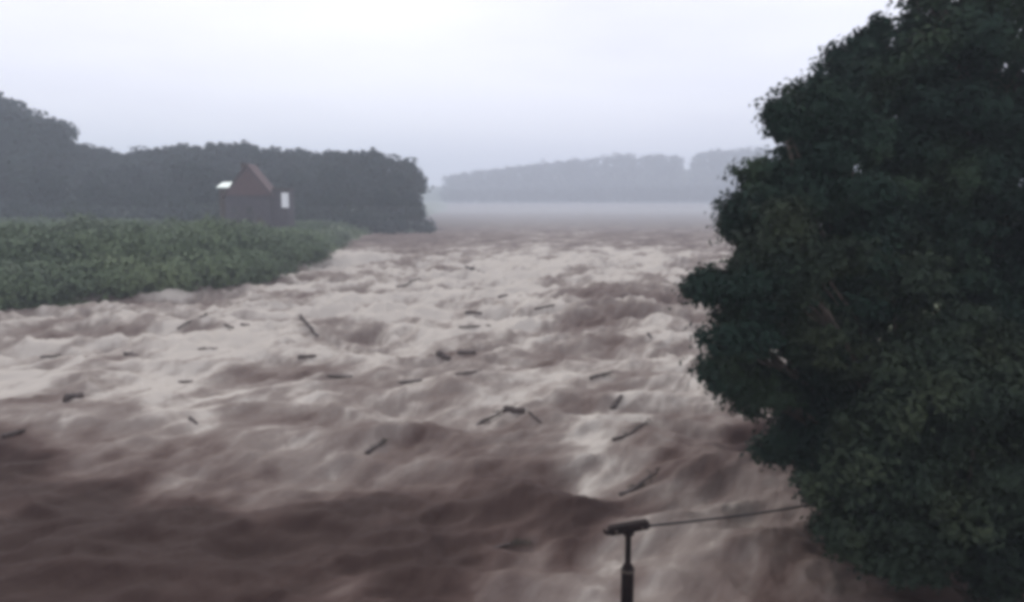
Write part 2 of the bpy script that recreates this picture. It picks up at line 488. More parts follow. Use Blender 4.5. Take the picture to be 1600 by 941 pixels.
def big_tree(name, label, base, top, lobes, nclump, nleaf, spread, leaf, mat, trunk_r, cat='tree', group=None, inner=0.35, extra=None):
    base = Vector(base)
    root = empty(name, base)
    tag(root, label, cat, group)
    L = [(l[0] - base.x, l[1] - base.y, l[2] - base.z, l[3], l[4], l[5]) for l in lobes]
    top = Vector(top) - base
    tr = wander((0, 0, -0.6), top, 7, 0.02)
    V, Fc = tube(tr, [trunk_r * (1.35 if i == 0 else 1 - 0.85 * i / 7) for i in range(8)], 10)
    link('trunk', py_mesh('trunk', V, Fc, True), M['bark'], root)
    P, Nn, cc = crown_points(tufts(L, 13), int(nclump * 1.5), nleaf, spread * .62, inner=inner)
    for l in L:
        c_ = Vector(l[:3])
        k = min(max((c_.z / max(top.z, .1)) * 0.6, 0.12), 0.95)
        st = Vector((0, 0, -0.6)).lerp(top, k)
        V, Fc = tube(wander(st, c_, 5, 0.05), [trunk_r * 0.42 * (1 - 0.75 * i / 5) for i in range(6)], 7)
        near = cc[np.argsort(np.linalg.norm(cc - np.array(l[:3]), axis=1))[:14]]
        for q in near:
            V, Fc = tube(wander(st.lerp(c_, random.uniform(.5, .95)), q, 3, 0.08), [trunk_r * .13, trunk_r * .1, trunk_r * .07, trunk_r * .03], 5, V, Fc)
        link('limb', py_mesh('limb', V, Fc, True), M['bark'], root)
    link('crown', leaf_mesh('crown', P, Nn, leaf), mat, root)
    return root

def lobe(px, py, Y_, r, ry=None, rz=None):
    p = at(px, py, Y_)
    return (p.x, p.y, p.z, r, ry or r, rz or r)

# ------------------------------------------------------------------ right-hand trees
D1 = 18.5
lobesA = [lobe(1275, 240, D1, 0.6, None, .75), lobe(1222, 190, D1, 0.18, None, .50), lobe(1300, 200, D1 + .6, 0.9, None, .9), lobe(1215, 300, D1, 0.85), lobe(1165, 345, D1 - .4, 0.5, .6, .42), lobe(1310, 320, D1, 1.3),
          lobe(1180, 440, D1 - 1, 0.95, 1.2, 0.42), lobe(1108, 448, D1 - 1, 0.42, .6, 0.22), lobe(1270, 470, D1 - .5, 1.5), lobe(1160, 520, D1 - 1, 0.8, 1.1, 0.5), lobe(1190, 390, D1 - .4, 0.35, .6, .35),
          lobe(1135, 580, D1 - .6, 0.42, .7, .28), lobe(1190, 610, D1 - .4, 0.6, .9, .5), lobe(1290, 620, D1 - .2, 1.25), lobe(1255, 690, D1 + .2, 0.65, 1, .6), lobe(1340, 730, D1, 1.05)]
bA = at(1390, 800, D1)
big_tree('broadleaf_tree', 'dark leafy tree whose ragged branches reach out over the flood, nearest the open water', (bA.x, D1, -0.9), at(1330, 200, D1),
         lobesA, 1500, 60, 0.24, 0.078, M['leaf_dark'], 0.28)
D2 = 21.5
lobesB = [lobe(1245, 165, D2, .2, None, .5), lobe(1312, 112, D2, .24, None, .6), lobe(1372, 72, D2, .24, None, .6), lobe(1432, 22, D2, .26, None, .7),
          lobe(1490, 30, D2, 1.0), lobe(1415, 60, D2, .32, None, .6), lobe(1395, 125, D2, 0.85), lobe(1345, 90, D2, .25, None, .5), lobe(1285, 125, D2 - .3, .28, None, .6), lobe(1340, 160, D2 - .5, 0.65, None, .6), lobe(1455, -10, D2, .3, None, .5), lobe(1440, 190, D2 - .5, 1.9), lobe(1560, 100, D2, 2.0), lobe(1400, 330, D2 - .5, 2.0), lobe(1530, 300, D2, 2.4),
          lobe(1660, 220, D2, 2.2), lobe(1490, -90, D2, 1.4), lobe(1620, -80, D2, 2.2), lobe(1450, 480, D2 - .5, 2.0), lobe(1590, 480, D2, 2.4), lobe(1720, 400, D2, 2.4), lobe(1420, 620, D2, 1.8), lobe(1560, 650, D2, 2.2), lobe(1700, 620, D2, 2.2)]
bB = at(1560, 800, D2)
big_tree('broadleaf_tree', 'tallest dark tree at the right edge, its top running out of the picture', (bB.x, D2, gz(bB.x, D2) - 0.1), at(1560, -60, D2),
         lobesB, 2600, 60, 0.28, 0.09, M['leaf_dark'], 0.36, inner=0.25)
D3 = 14.6
lobesC = [lobe(1380, 700, D3, 0.85), lobe(1320, 765, D3, 0.6, None, .7), lobe(1330, 835, D3, .45, None, .45), lobe(1430, 770, D3, .95), lobe(1420, 850, D3 - .2, 0.75, None, .5), lobe(1530, 810, D3 - .2, 1.1), lobe(1480, 650, D3 + .3, 1.2), lobe(1610, 740, D3, 1.4),
          lobe(1580, 600, D3 + .3, 1.3), lobe(1540, 880, D3 - .3, .6, None, .4), lobe(1640, 870, D3 - .5, 1.0)]
bC = at(1530, 900, D3)
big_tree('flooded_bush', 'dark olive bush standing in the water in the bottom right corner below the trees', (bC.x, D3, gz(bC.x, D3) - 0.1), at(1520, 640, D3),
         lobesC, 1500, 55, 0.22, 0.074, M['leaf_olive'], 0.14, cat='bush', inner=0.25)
D4 = 17.0
lobesD = [lobe(1200, 400, D4 - .6, 0.55, .5, .5), lobe(1245, 430, D4 - .5, 0.5, .5, .6), lobe(1215, 350, D4 - .2, 0.45, .4, .5), lobe(1290, 520, D4, 0.6), lobe(1400, 560, D4, 1.1), lobe(1380, 430, D4 + .3, 1.0)]
bD = at(1440, 840, D4)
big_tree('sapling', 'slimmer olive green tree in front of the dark crowns', (bD.x, D4, gz(bD.x, D4) - 0.1), at(1390, 420, D4),
         lobesD, 420, 50, 0.2, 0.07, M['leaf_olive'], 0.12)

# ------------------------------------------------------------------ left bank thicket (one green mass) and the bushes that stand out of it
lob = []
for px in range(-420, 596, 15):
    y0 = np.interp(px, [p[0] for p in SHL], [p[1] for p in SHL])
    x_, yw = on_plane(px, y0)
    topy = np.interp(px, [-400, 0, 250, 440, 500, 560, 600], [350, 345, 343, 348, 362, 374, 366]) + 5 * math.sin(px * .031) + random.uniform(-3, 4)
    for k in range(5):
        dd = 1.0 + k * 3.2
        Y_ = yw + dd * 1.25 + random.uniform(-.8, .8)
        xx = x_ * Y_ / yw + random.uniform(-.8, .8) - 0.2 * k
        g0 = gz(xx, Y_)
        tp = at(px, topy, Y_).z + random.uniform(-.5, .1)
        if k < 3: tp = g0 + (tp - g0) * (0.5, 0.78, 0.97)[k]
        hgt = max(tp - g0, 0.7)
        lob.append((xx, Y_, g0 + hgt * .45, 1.5, 1.8, hgt * .55))
P, Nn, _ = crown_points(lob, 9500, 18, 0.42, inner=0.6)
th = link('undergrowth', leaf_mesh('undergrowth', P, Nn, 0.17), M['leaf_thicket'])
tag(th, 'long band of green undergrowth covering the left river bank', 'undergrowth', kind='stuff')

def bush(px, yb, r, h, label, mat='leaf_thicket', dback=1.5):
    x_, yw = on_plane(px, yb)
    Y_ = yw + dback; x_ = x_ * Y_ / yw
    g0 = gz(x_, Y_)
    ls = [(x_ + random.uniform(-.5, .5) * r, Y_ + random.uniform(-.4, .4) * r, g0 + h * random.uniform(.4, .75), r * .7, r * .7, h * .4) for _ in range(5)]
    root = empty('bush', (x_, Y_, g0 - .1)); tag(root, label, 'bush', 'bushes along the left river bank')
    L = [(l[0] - x_, l[1] - Y_, l[2] - g0 + .1, *l[3:]) for l in ls]
    P, Nn, cc = crown_points(L, 220, 18, 0.25, inner=0.6)
    V, Fc = [], []
    for l in L: tube(wander((0, 0, -.3), l[:3], 4, .05), [.09, .08, .06, .04, .02], 6, V, Fc)
    link('stem', py_mesh('stem', V, Fc, True), M['bark'], root)
    link('foliage', leaf_mesh('foliage', P, Nn, 0.17), M[mat], root)
    return root
bush(30, 488, 2.0, 1.6, 'low pale green bush at the water line on the far left of the bank')
bush(395, 447, 2.2, 2.2, 'small bush at the water line just left of where the bank turns away')
bush(478, 417, 2.4, 2.8, 'last low bush on the tip of the green bank beside the white rapids')

# grass on the meadow
gx = rng.uniform(-190, -8, 26000); gy = rng.uniform(62, 200, 26000)
ok = (left_shore(gy) - gx > 3)
gx, gy = gx[ok], gy[ok]
gzv = ground_z(gx, gy)
N_ = len(gx)
hh = rng.uniform(.25, .6, N_); a_ = rng.uniform(0, 6.28, N_); wd = rng.uniform(.25, .6, N_)
P = np.stack([np.stack([gx - np.cos(a_) * wd, gy - np.sin(a_) * wd, gzv - .05], -1), np.stack([gx + np.cos(a_) * wd, gy + np.sin(a_) * wd, gzv - .05], -1),
              np.stack([gx + np.cos(a_) * wd * .3 + .1, gy + np.sin(a_) * wd * .3, gzv + hh], -1), np.stack([gx - np.cos(a_) * wd * .5, gy - np.sin(a_) * wd * .5, gzv + hh * .8], -1)], 1)
gr_ = link('grass', np_mesh('grass', P.reshape(-1, 3), np.arange(N_ * 4).reshape(-1, 4), 4), M['leaf_thicket'])
tag(gr_, 'rough meadow grass behind the river bank', 'grass', kind='stuff')

# ------------------------------------------------------------------ hills
PROF = [(-700, 150), (-500, 120), (-300, 115), (-150, 112), (-60, 122), (0, 134), (40, 150), (70, 168), (100, 196), (120, 220), (140, 229), (180, 233), (250, 238), (275, 232), (290, 222), (400, 225),
        (460, 232), (500, 240), (520, 232), (590, 231), (618, 240), (640, 260), (668, 280), (690, 312)]
prx = np.array([p[0] for p in PROF], float); pry = np.array([p[1] for p in PROF], float)
DH = 240.0
def crest_z(x, y):                # canopy top height needed for a tree standing at x,y
    px = 800 + 1266 * x / y
    py = np.interp(px, prx, pry)
    return CAM_H + (321 - py) / 1256.0 * y

def hill_mesh(x0, x1, y0, y1, fn, nx=120, ny=60):
    xs = np.linspace(x0, x1, nx); ys = np.linspace(y0, y1, ny)
    XX, YY = np.meshgrid(xs, ys)
    ZZ = fn(XX, YY)
    ii = np.arange(XX.size).reshape(XX.shape)
    Ff = np.stack([ii[:-1, :-1], ii[:-1, 1:], ii[1:, 1:], ii[1:, :-1]], -1).reshape(-1, 4)
    return np_mesh('hills', np.stack([XX, YY, ZZ], -1).reshape(-1, 3), Ff, 4, True)
def near_hill(x, y):
    px = 800 + 1266 * x / np.maximum(y, 1)
    up = np.interp(px, [-700, -300, 0, 80, 140, 280, 480, 600, 680], [30, 28, 17, 10, 5, 5, 4, 2, 0])
    rise = sstep(190, 255, y) * (1 - sstep(300, 380, y))
    return -1.0 + ground_z(x, y) * 0 + 3.0 + up * rise + 0.8 * fbm(x * .03, y * .03, 3) - 6 * (1 - sstep(165, 195, y)) - 8 * sstep(330, 380, y) - 9 * sstep(640, 700, px)
h1 = link('hills', hill_mesh(-330, -20, 165, 380, near_hill), M['hill'])
tag(h1, 'wooded hillside on the left behind the house', 'hill', kind='structure')
def far_hill(x, y):
    px = 800 + 1266 * x / np.maximum(y, 1)
    py = np.interp(px, [560, 640, 700, 740, 860, 960, 1060, 1075, 1090, 1180, 1500, 1900], [290, 292, 291, 285, 268, 262, 262, 268, 256, 250, 240, 235])
    top = CAM_H + (308 - py) / 1256.0 * 1300
    return -4 + (top + 4) * sstep(1020, 1300, y) * (1 - sstep(1500, 1900, y)) + 4 * fbm(x * .006, y * .006, 3)
h2 = link('hills', hill_mesh(-420, 1500, 1000, 1900, far_hill, 200, 60), M['hill'])
tag(h2, 'low pale ridge far beyond the flood', 'hill', kind='structure')

# trees of the left hill: eight models, copied as whole things
def far_tree_proto(k):
    rn = np.random.default_rng(100 + k)
    Hh = 13.0
    ls = []
    for j in range(7):
        a2 = rn.uniform(0, 6.28); q = rn.uniform(.6, 2.6)
        ls.append((q * math.cos(a2), q * math.sin(a2), Hh * rn.uniform(.35, .78), rn.uniform(1.8, 2.9), rn.uniform(1.8, 2.9), rn.uniform(1.9, 2.9)))
    ls.append((0, 0, Hh * .55, 3.2, 3.2, 4.6))
    P, Nn, cc = crown_points(ls, 300, 9, 0.5, g=rn, inner=0.6)
    V, Fc = tube(wander((0, 0, -1.0), (0, 0, Hh * .75), 5, .02), [.4, .3, .26, .2, .14, .06], 7)
    for l in ls: tube(wander((0, 0, l[2] * .5), l[:3], 3, .05), [.15, .12, .09, .04], 5, V, Fc)
    return py_mesh('trunk', V, Fc, True), leaf_mesh('crown', P, Nn, 0.55, g=rn)
protos = []
for k in range(8):
    tm, cm = far_tree_proto(k)
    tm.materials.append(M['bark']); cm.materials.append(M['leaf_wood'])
    protos.append((tm, cm))

def place_far_tree(x, y, z, h, wscale, label, group):
    tm, cm = protos[random.randrange(8)]
    root = empty('broadleaf_tree', (x, y, z)); tag(root, label, 'tree', group)
    s = h / 14.0
    root.scale = (s * wscale, s * wscale, s)
    root.rotation_euler.z = random.uniform(0, 6.28)
    for nm, me in (('trunk', tm), ('crown', cm)):
        o = bpy.data.objects.new(nm, me); C.objects.link(o); o.parent = root
    return root

def row(px0, px1, step, Y_, frac, label, group, jig=.5, wv=1.15):
    px = px0
    while px <= px1:
        q = px + random.uniform(-.4, .4) * step
        y = Y_ + random.uniform(-6, 6)
        x = (q - 800) / 1266.0 * y
        z = float(near_hill(np.array(x), np.array(y)))
        z = max(z, gz(x, y))
        topz = z + (float(crest_z(x, y)) - z) * frac
        topz = z + (topz - z) * random.uniform(.92, 1.02)
        h = min(max(topz - z, 5), 24)
        place_far_tree(x, y, z, h, random.uniform(.9, 1.2) * wv, label, group)
        px += step
G1 = 'trees on the wooded hill at the far left'
row(-280, 120, 34, 262, 1.0, 'hazy dark tree on the crest of the tall wooded hill at the far left edge', G1)
row(-280, 110, 36, 228, 0.80, 'hazy dark tree halfway up the tall wooded hill at far left', G1)
row(-280, 110, 40, 200, 0.50, 'hazy dark tree at the foot of the tall wooded hill at the far left edge', G1)
G2 = 'trees along the ridge between the hill and the house'
row(135, 345, 30, 250, 1.0, 'hazy skyline tree in the level wood between the tall hill and the house', G2)
row(140, 340, 34, 215, 0.75, 'hazy lower front tree in the level wood between tall hill and house', G2)
G3 = 'trees behind and to the right of the house'
row(350, 500, 28, 250, 1.0, 'hazy grey-green tree rising right behind the red-roofed house', G3)
row(360, 500, 34, 218, 0.72, 'hazy lower tree directly behind the red-roofed house', G3)
G4 = 'trees of the rounded clump at the valley end'
row(515, 650, 24, 238, 1.0, 'hazy skyline tree of the rounded clump where the left hills end', G4)
row(520, 665, 30, 214, 0.72, 'hazy front tree of the rounded clump where the left hills end', G4)
G5 = 'small trees along the foot of the woods'
row(130, 350, 30, 196, 0.5, 'small hazy tree at the foot of the wood left of the house', G5)
row(450, 660, 30, 196, 0.5, 'small hazy tree at the foot of the wood right of the house', G5)
def single(px, topy, Y_, wv, label):
    x = (px - 800) / 1266.0 * Y_
    z = max(float(near_hill(np.array(x), np.array(Y_))), gz(x, Y_))
    tz = CAM_H + (308 - topy) / 1256.0 * Y_
    place_far_tree(x, Y_, z, tz - z, wv, label, None)
single(215, 224, 252, .62, 'tree whose small round top pokes above the flat skyline between hill and house')
single(305, 217, 252, .9, 'tree making the little step in the skyline just left of the house')
single(545, 226, 240, .95, 'tallest tree on the left shoulder of the rounded clump at the valley end')

# low scrub under the hill trees
lob = []
for i in range(320):
    px = random.uniform(-280, 672); Y_ = random.uniform(180, 205)
    x = (px - 800) / 1266.0 * Y_
    z = max(float(near_hill(np.array(x), np.array(Y_))), gz(x, Y_))
    lob.append((x, Y_, z + 1.4, random.uniform(2, 3.4), 2.5, random.uniform(1.5, 3.4)))
P, Nn, _ = crown_points(lob, 3600, 10, 0.5, inner=0.7)
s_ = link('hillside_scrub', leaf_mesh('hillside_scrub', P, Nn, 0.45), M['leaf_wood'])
tag(s_, 'dark scrub along the foot of the left hills', 'scrub', kind='stuff')

# far woods
def far_wood(pxa, pxb, tops, label, name, Yc=1240):
    lob = []
    for i in range(int((pxb - pxa) * 1.2)):
        px = random.uniform(pxa, pxb); Y_ = Yc + random.uniform(-90, 40)
        x = (px - 800) / 1266.0 * Y_
        z = float(far_hill(np.array(x), np.array(Y_)))
        tz = CAM_H + (308 - np.interp(px, [p[0] for p in tops], [p[1] for p in tops]) - random.uniform(-3, 1)) / 1256.0 * Y_
        h = max(tz - z, 8)
        lob.append((x, Y_, z + h * .5, 8, 8, h * .5))
    P, Nn, _ = crown_points(lob, int((pxb - pxa) * 8), 8, 1.6, inner=0.7)
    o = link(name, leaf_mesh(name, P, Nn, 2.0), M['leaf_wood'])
    tag(o, label, 'woodland', kind='stuff')
far_wood(700, 1062, [(700, 276), (760, 268), (860, 256), (930, 250), (965, 243), (1062, 246)], 'long pale wood on the distant ridge left of the gap', 'distant_woodland')
far_wood(1084, 1750, [(1084, 244), (1110, 238), (1165, 235), (1400, 225), (1750, 215)], 'pale square-edged wood on the distant ridge right of the gap', 'distant_woodland')
far_wood(690, 1400, [(690, 300), (1400, 290)], 'pale line of trees low along the far bank of the flood', 'distant_tree_line', Yc=1120)

# ------------------------------------------------------------------ house
def box(V, Fc, x0, x1, y0, y1, z0, z1):
    b_ = len(V)
    V += [Vector(p) for p in ((x0, y0, z0), (x1, y0, z0), (x1, y1, z0), (x0, y1, z0), (x0, y0, z1), (x1, y0, z1), (x1, y1, z1), (x0, y1, z1))]
    Fc += [(b_, b_ + 3, b_ + 2, b_ + 1), (b_ + 4, b_ + 5, b_ + 6, b_ + 7), (b_, b_ + 1, b_ + 5, b_ + 4), (b_ + 1, b_ + 2, b_ + 6, b_ + 5), (b_ + 2, b_ + 3, b_ + 7, b_ + 6), (b_ + 3, b_, b_ + 4, b_ + 7)]
    return V, Fc
DHs = 150.0
hp = at(396, 340, DHs)
hz = gz(hp.x, DHs)
house = empty('farmhouse', (hp.x, DHs, hz - 0.1))
house.rotation_euler.z = R(6)
tag(house, 'old farmhouse with a steep red roof and a white end, below the wood', 'house')
def hpart(name, boxes, mat, parent=house, label=None):
    V, Fc = [], []
    for b_ in boxes: box(V, Fc, *b_)
    o = link(name, py_mesh(name, V, Fc), M[mat], parent)
    if label: o['label'] = label
    return o
hw, hd, eh, rh = 4.1, 3.6, 6.4, 11.8
# gable faces the river
V = [Vector(p) for p in ((-hw, -hd, -1), (hw, -hd, -1), (hw, hd, -1), (-hw, hd, -1), (-hw, -hd, eh), (hw, -hd, eh), (hw, hd, eh), (-hw, hd, eh), (0, -hd + .02, rh - .5), (0, hd - .02, rh - .5))]
Fc = [(0, 1, 5, 8, 4), (2, 3, 7, 9, 6), (1, 2, 6, 5), (3, 0, 4, 7), (0, 3, 2, 1), (5, 6, 9, 8), (7, 4, 8, 9)]
link('wall', py_mesh('wall', V, Fc), M['brick'], house)
def slope(name, s, y0, y1, mat='roof', parent=house):
    e, r_, o = hw + .5, rh, .22
    ez = eh - .55
    pts = [(s * e, y0, ez), (0, y0, r_), (0, y1, r_), (s * e, y1, ez)]
    V = [Vector(p) for p in pts] + [Vector(p) - Vector((0, 0, o)) for p in pts]
    Fc = [(0, 1, 2, 3), (7, 6, 5, 4), (0, 4, 5, 1), (1, 5, 6, 2), (2, 6, 7, 3), (3, 7, 4, 0)]
    return link(name, py_mesh(name, V, Fc), M[mat], parent)
# half-hipped red front: the tiled gable face seen from the river
slope('roof_slope', -1, -hd - .4, hd + .4); slope('roof_slope', 1, -hd - .4, hd + .4)
V = [Vector(p) for p in ((-hw + .1, -hd - .35, eh - .3), (hw - .1, -hd - .35, eh - .3), (0, -hd - .06, rh - .75), (-hw + .1, -hd - .05, eh - .3), (hw - .1, -hd - .05, eh - .3), (0, -hd - .04, rh - .8))]
link('tiled_gable', py_mesh('tiled_gable', V, [(0, 1, 2), (3, 5, 4), (0, 3, 4, 1), (1, 4, 5, 2), (0, 2, 5, 3)]), M['roof'], house)
ch = hpart('chimney', [(-1.9, -1.2, .2, .9, rh - 3.5, rh + .1), (-2.0, -1.1, .1, 1.0, rh + .1, rh + .3)], 'woodtrim')
for (wx, wz) in ((-2.6, 1.4), (.1, 1.4), (-2.6, 3.5), (.1, 3.5)):
    wd_ = hpart('window', [(wx - .55, wx + .55, -hd - .05, -hd + .02, wz - .65, wz - .55), (wx - .55, wx + .55, -hd - .05, -hd + .02, wz + .55, wz + .65),
                         (wx - .55, wx - .45, -hd - .05, -hd + .02, wz - .55, wz + .55), (wx + .45, wx + .55, -hd - .05, -hd + .02, wz - .55, wz + .55), (wx - .03, wx + .03, -hd - .05, -hd + .02, wz - .55, wz + .55)], 'woodtrim')
    hpart('pane', [(wx - .44, wx - .04, -hd - .02, -hd + .01, wz - .54, wz + .54), (wx + .04, wx + .44, -hd - .02, -hd + .01, wz - .54, wz + .54)], 'glass', wd_)
hpart('door', [(1.4, 2.3, -hd - .06, -hd + .02, -.1, 2.1)], 'woodtrim')
hpart('side_annex', [(hw + .02, hw + 2.9, -hd + .3, hd - .5, -1, 7.2)], 'brick')
hpart('annex_roof', [(hw + .01, hw + 3.1, -hd + .1, hd - .3, 7.22, 7.4)], 'woodtrim')
hpart('white_bay', [(hw + 1.7, hw + 2.95, -hd + .05, -hd + .29, 3.9, 6.6)], 'pale', label='tall bright white panel on the right end of the house')

sx, sy = at(360, 330, 156).x, 156.0
shed = empty('outbuilding', (sx, sy, gz(sx, sy) - .1))
tag(shed, 'narrow dark outbuilding with a pale roof just left of the house', 'outbuilding')
hs = CAM_H + (308 - 293) / 1256.0 * sy - gz(sx, sy)
hpart('wall', [(-1.5, 1.6, -1.5, 1.6, -.5, hs - .02)], 'woodtrim', shed)
hpart('door', [(-.7, .5, -1.56, -1.502, -.1, 2.2)], 'brick', shed)
V = [Vector(p) for p in ((-1.9, -1.9, hs), (1.9, -1.9, hs), (1.9, 1.9, hs + 1.1), (-1.9, 1.9, hs + 1.0), (-1.9, -1.9, hs + .12), (1.9, -1.9, hs + .14), (1.9, 1.9, hs + 1.25), (-1.9, 1.9, hs + 1.15))]
link('roof', py_mesh('roof', V, [(0, 3, 2, 1), (4, 5, 6, 7), (0, 1, 5, 4), (1, 2, 6, 5), (2, 3, 7, 6), (3, 0, 4, 7)]), M['sheet'], shed)

# ------------------------------------------------------------------ post with cable in the foreground
DP = 12.0
pt = at(982, 826, DP)
post = empty('signal_post', (pt.x, DP, -1.2))
post.name = 'iron_post'
tag(post, 'black T-shaped iron post standing in the flood at the bottom edge', 'post')
zt = pt.z + 1.2
V, Fc = tube([(0, 0, -1), (0, 0, zt - .62), (0, 0, zt - .56), (0.0, 0, zt)], [.085, .082, .050, .048], 12)
link('shaft', py_mesh('shaft', V, Fc, True), M['iron'], post)
V, Fc = tube([(0, 0, zt - 1.3), (0, 0, zt - 1.28), (0, 0, zt - .66), (0, 0, zt - .6)], [.082, .104, .102, .075], 12)
link('sleeve', py_mesh('sleeve', V, Fc, True), M['iron'], post)
# head: bevelled, slightly tilted bar
import bmesh
bm = bmesh.new()
bmesh.ops.create_cube(bm, size=1.0)
bmesh.ops.scale(bm, vec=(0.66, 0.20, 0.125), verts=bm.verts)
bmesh.ops.bevel(bm, geom=bm.edges[:], offset=0.03, segments=3, affect='EDGES')
for v in bm.verts: v.co.z += 0.02 * math.sin(v.co.x * 9)
me = bpy.data.meshes.new('crossbar'); bm.to_mesh(me); bm.free()
cb = link('crossbar', me, M['iron'], post, (0, 0, zt + .02)); cb.rotation_euler.y = R(-9)
V, Fc = tube([(-.30, 0, zt - .09), (-.36, 0, zt - .06), (-.385, 0, zt - .02)], [.03, .028, .02], 8)
link('end_lug', py_mesh('end_lug', V, Fc, True), M['iron'], post)
V, Fc = tube([(.0, 0, zt - .10), (0.0, 0, zt - .04)], [.085, .10], 10)
link('collar', py_mesh('collar', V, Fc, True), M['iron'], post)
# cable from the crossbar to the trunk of the first tree
c0 = at(1013, 822, DP)
c1 = Vector((bA.x - .22, D1, at(1345, 764, D1).z))
pts = []
for i in range(25):
    t_ = i / 24
    p = c0.lerp(c1, t_); p.z -= 0.10 * math.sin(math.pi * t_); pts.append(p - c0)
V, Fc = tube(pts, [.022] * 25, 6)
cab = link('cable', py_mesh('cable', V, Fc, True), M['cable'], None, c0)
tag(cab, 'thin dark cable running from the T-shaped post into the tree on the right', 'cable')

# ------------------------------------------------------------------ driftwood
def log_mesh(L, r, seed, bend=.06, stubs=2):
    rn = random.Random(seed)
    n_ = 8
    pts = [Vector((-L / 2 + L * i / n_, rn.uniform(-1, 1) * bend * L * .5, rn.uniform(-1, 1) * bend * L * .25)) for i in range(n_ + 1)]
    rads = [r * (1.1 - .45 * i / n_) * rn.uniform(.85, 1.15) for i in range(n_ + 1)]
    rads[0] *= .8
    V, Fc = tube(pts, rads, 9)
    for s in range(stubs):
        i = rn.randrange(2, n_ - 1)
        e = pts[i] + Vector((rn.uniform(-.2, .3) * L * .3, rn.uniform(-.5, .5) * L * .3, rn.uniform(.1, .35) * L * .35))
        tube([pts[i], pts[i].lerp(e, .5) + Vector((0, 0, .03)), e], [r * .45, r * .33, r * .12], 6, V, Fc)
    return py_mesh('log', V, Fc, True)
def branch_parts(L, r, seed):
    rn = random.Random(seed)
    n_ = 7
    pts = [Vector((-L / 2 + L * i / n_, 
        .045 * L * math.sin(i * .8 + seed), .02 * L * math.sin(i * 1.3 + seed) + .03)) for i in range(n_ + 1)]
    V, Fc = tube(pts, [r * (1.2 - i / n_) + .012 for i in range(n_ + 1)], 7)
    tips = []
    for s in range(8):
        i = rn.randrange(1, n_)
        e = pts[i] + Vector((rn.uniform(.1, .3) * L, rn.uniform(-.12, .12) * L, rn.uniform(-.02, .05) * L))
        tube(wander(pts[i], e, 3, .08, rn), [r * .5, r * .38, r * .25, .01], 5, V, Fc); tips.append(e)
    g2 = np.random.default_rng(seed)
    cc = np.array([[p.x, p.y, p.z] for p in tips])
    P = (cc[:, None, :] + g2.normal(0, .05 * L ** .5, (len(cc), 7, 3)) * np.array([1.6, .8, .3])).reshape(-1, 3)
    Nn = np.tile([0, 0, 1.0], (len(P), 1))
    return py_mesh('stem', V, Fc, True), leaf_mesh('leaves', P, Nn, .045, g=g2)
def plank_mesh(L, wd, th_, seed):
    rn = random.Random(seed)
    bm = bmesh.new(); bmesh.ops.create_cube(bm, size=1.0)
    bmesh.ops.scale(bm, vec=(L, wd, th_), verts=bm.verts)
    bmesh.ops.subdivide_edges(bm, edges=[e for e in bm.edges if abs(e.verts[0].co.x - e.verts[1].co.x) > L * .5], cuts=6)
    for v in bm.verts:
        v.co.z += .03 * math.sin(v.co.x / L * 3 + seed)
        if abs(abs(v.co.x) - L / 2) < 1e-3: v.co.x += rn.uniform(-.08, .08)
    bmesh.ops.bevel(bm, geom=bm.edges[:], offset=.008, segments=1, affect='EDGES')
    me = bpy.data.meshes.new('plank'); bm.to_mesh(me); bm.free(); return me

# small fittings on the post
for sx_ in (-.2, .2):
    V, Fc = tube([(sx_, -.10, zt + .02 + sx_ * .15), (sx_, -.13, zt + .02 + sx_ * .15)], [.022, .020], 6)
    link('bolt', py_mesh('bolt', V, Fc), M['bark'], post)
V, Fc = tube([(0, 0, zt - .70), (0, 0, zt - .665)], [.113, .113], 12)
link('clamp_ring', py_mesh('clamp_ring', V, Fc, True), M['bark'], post)

GD = 'driftwood carried down by the flood'
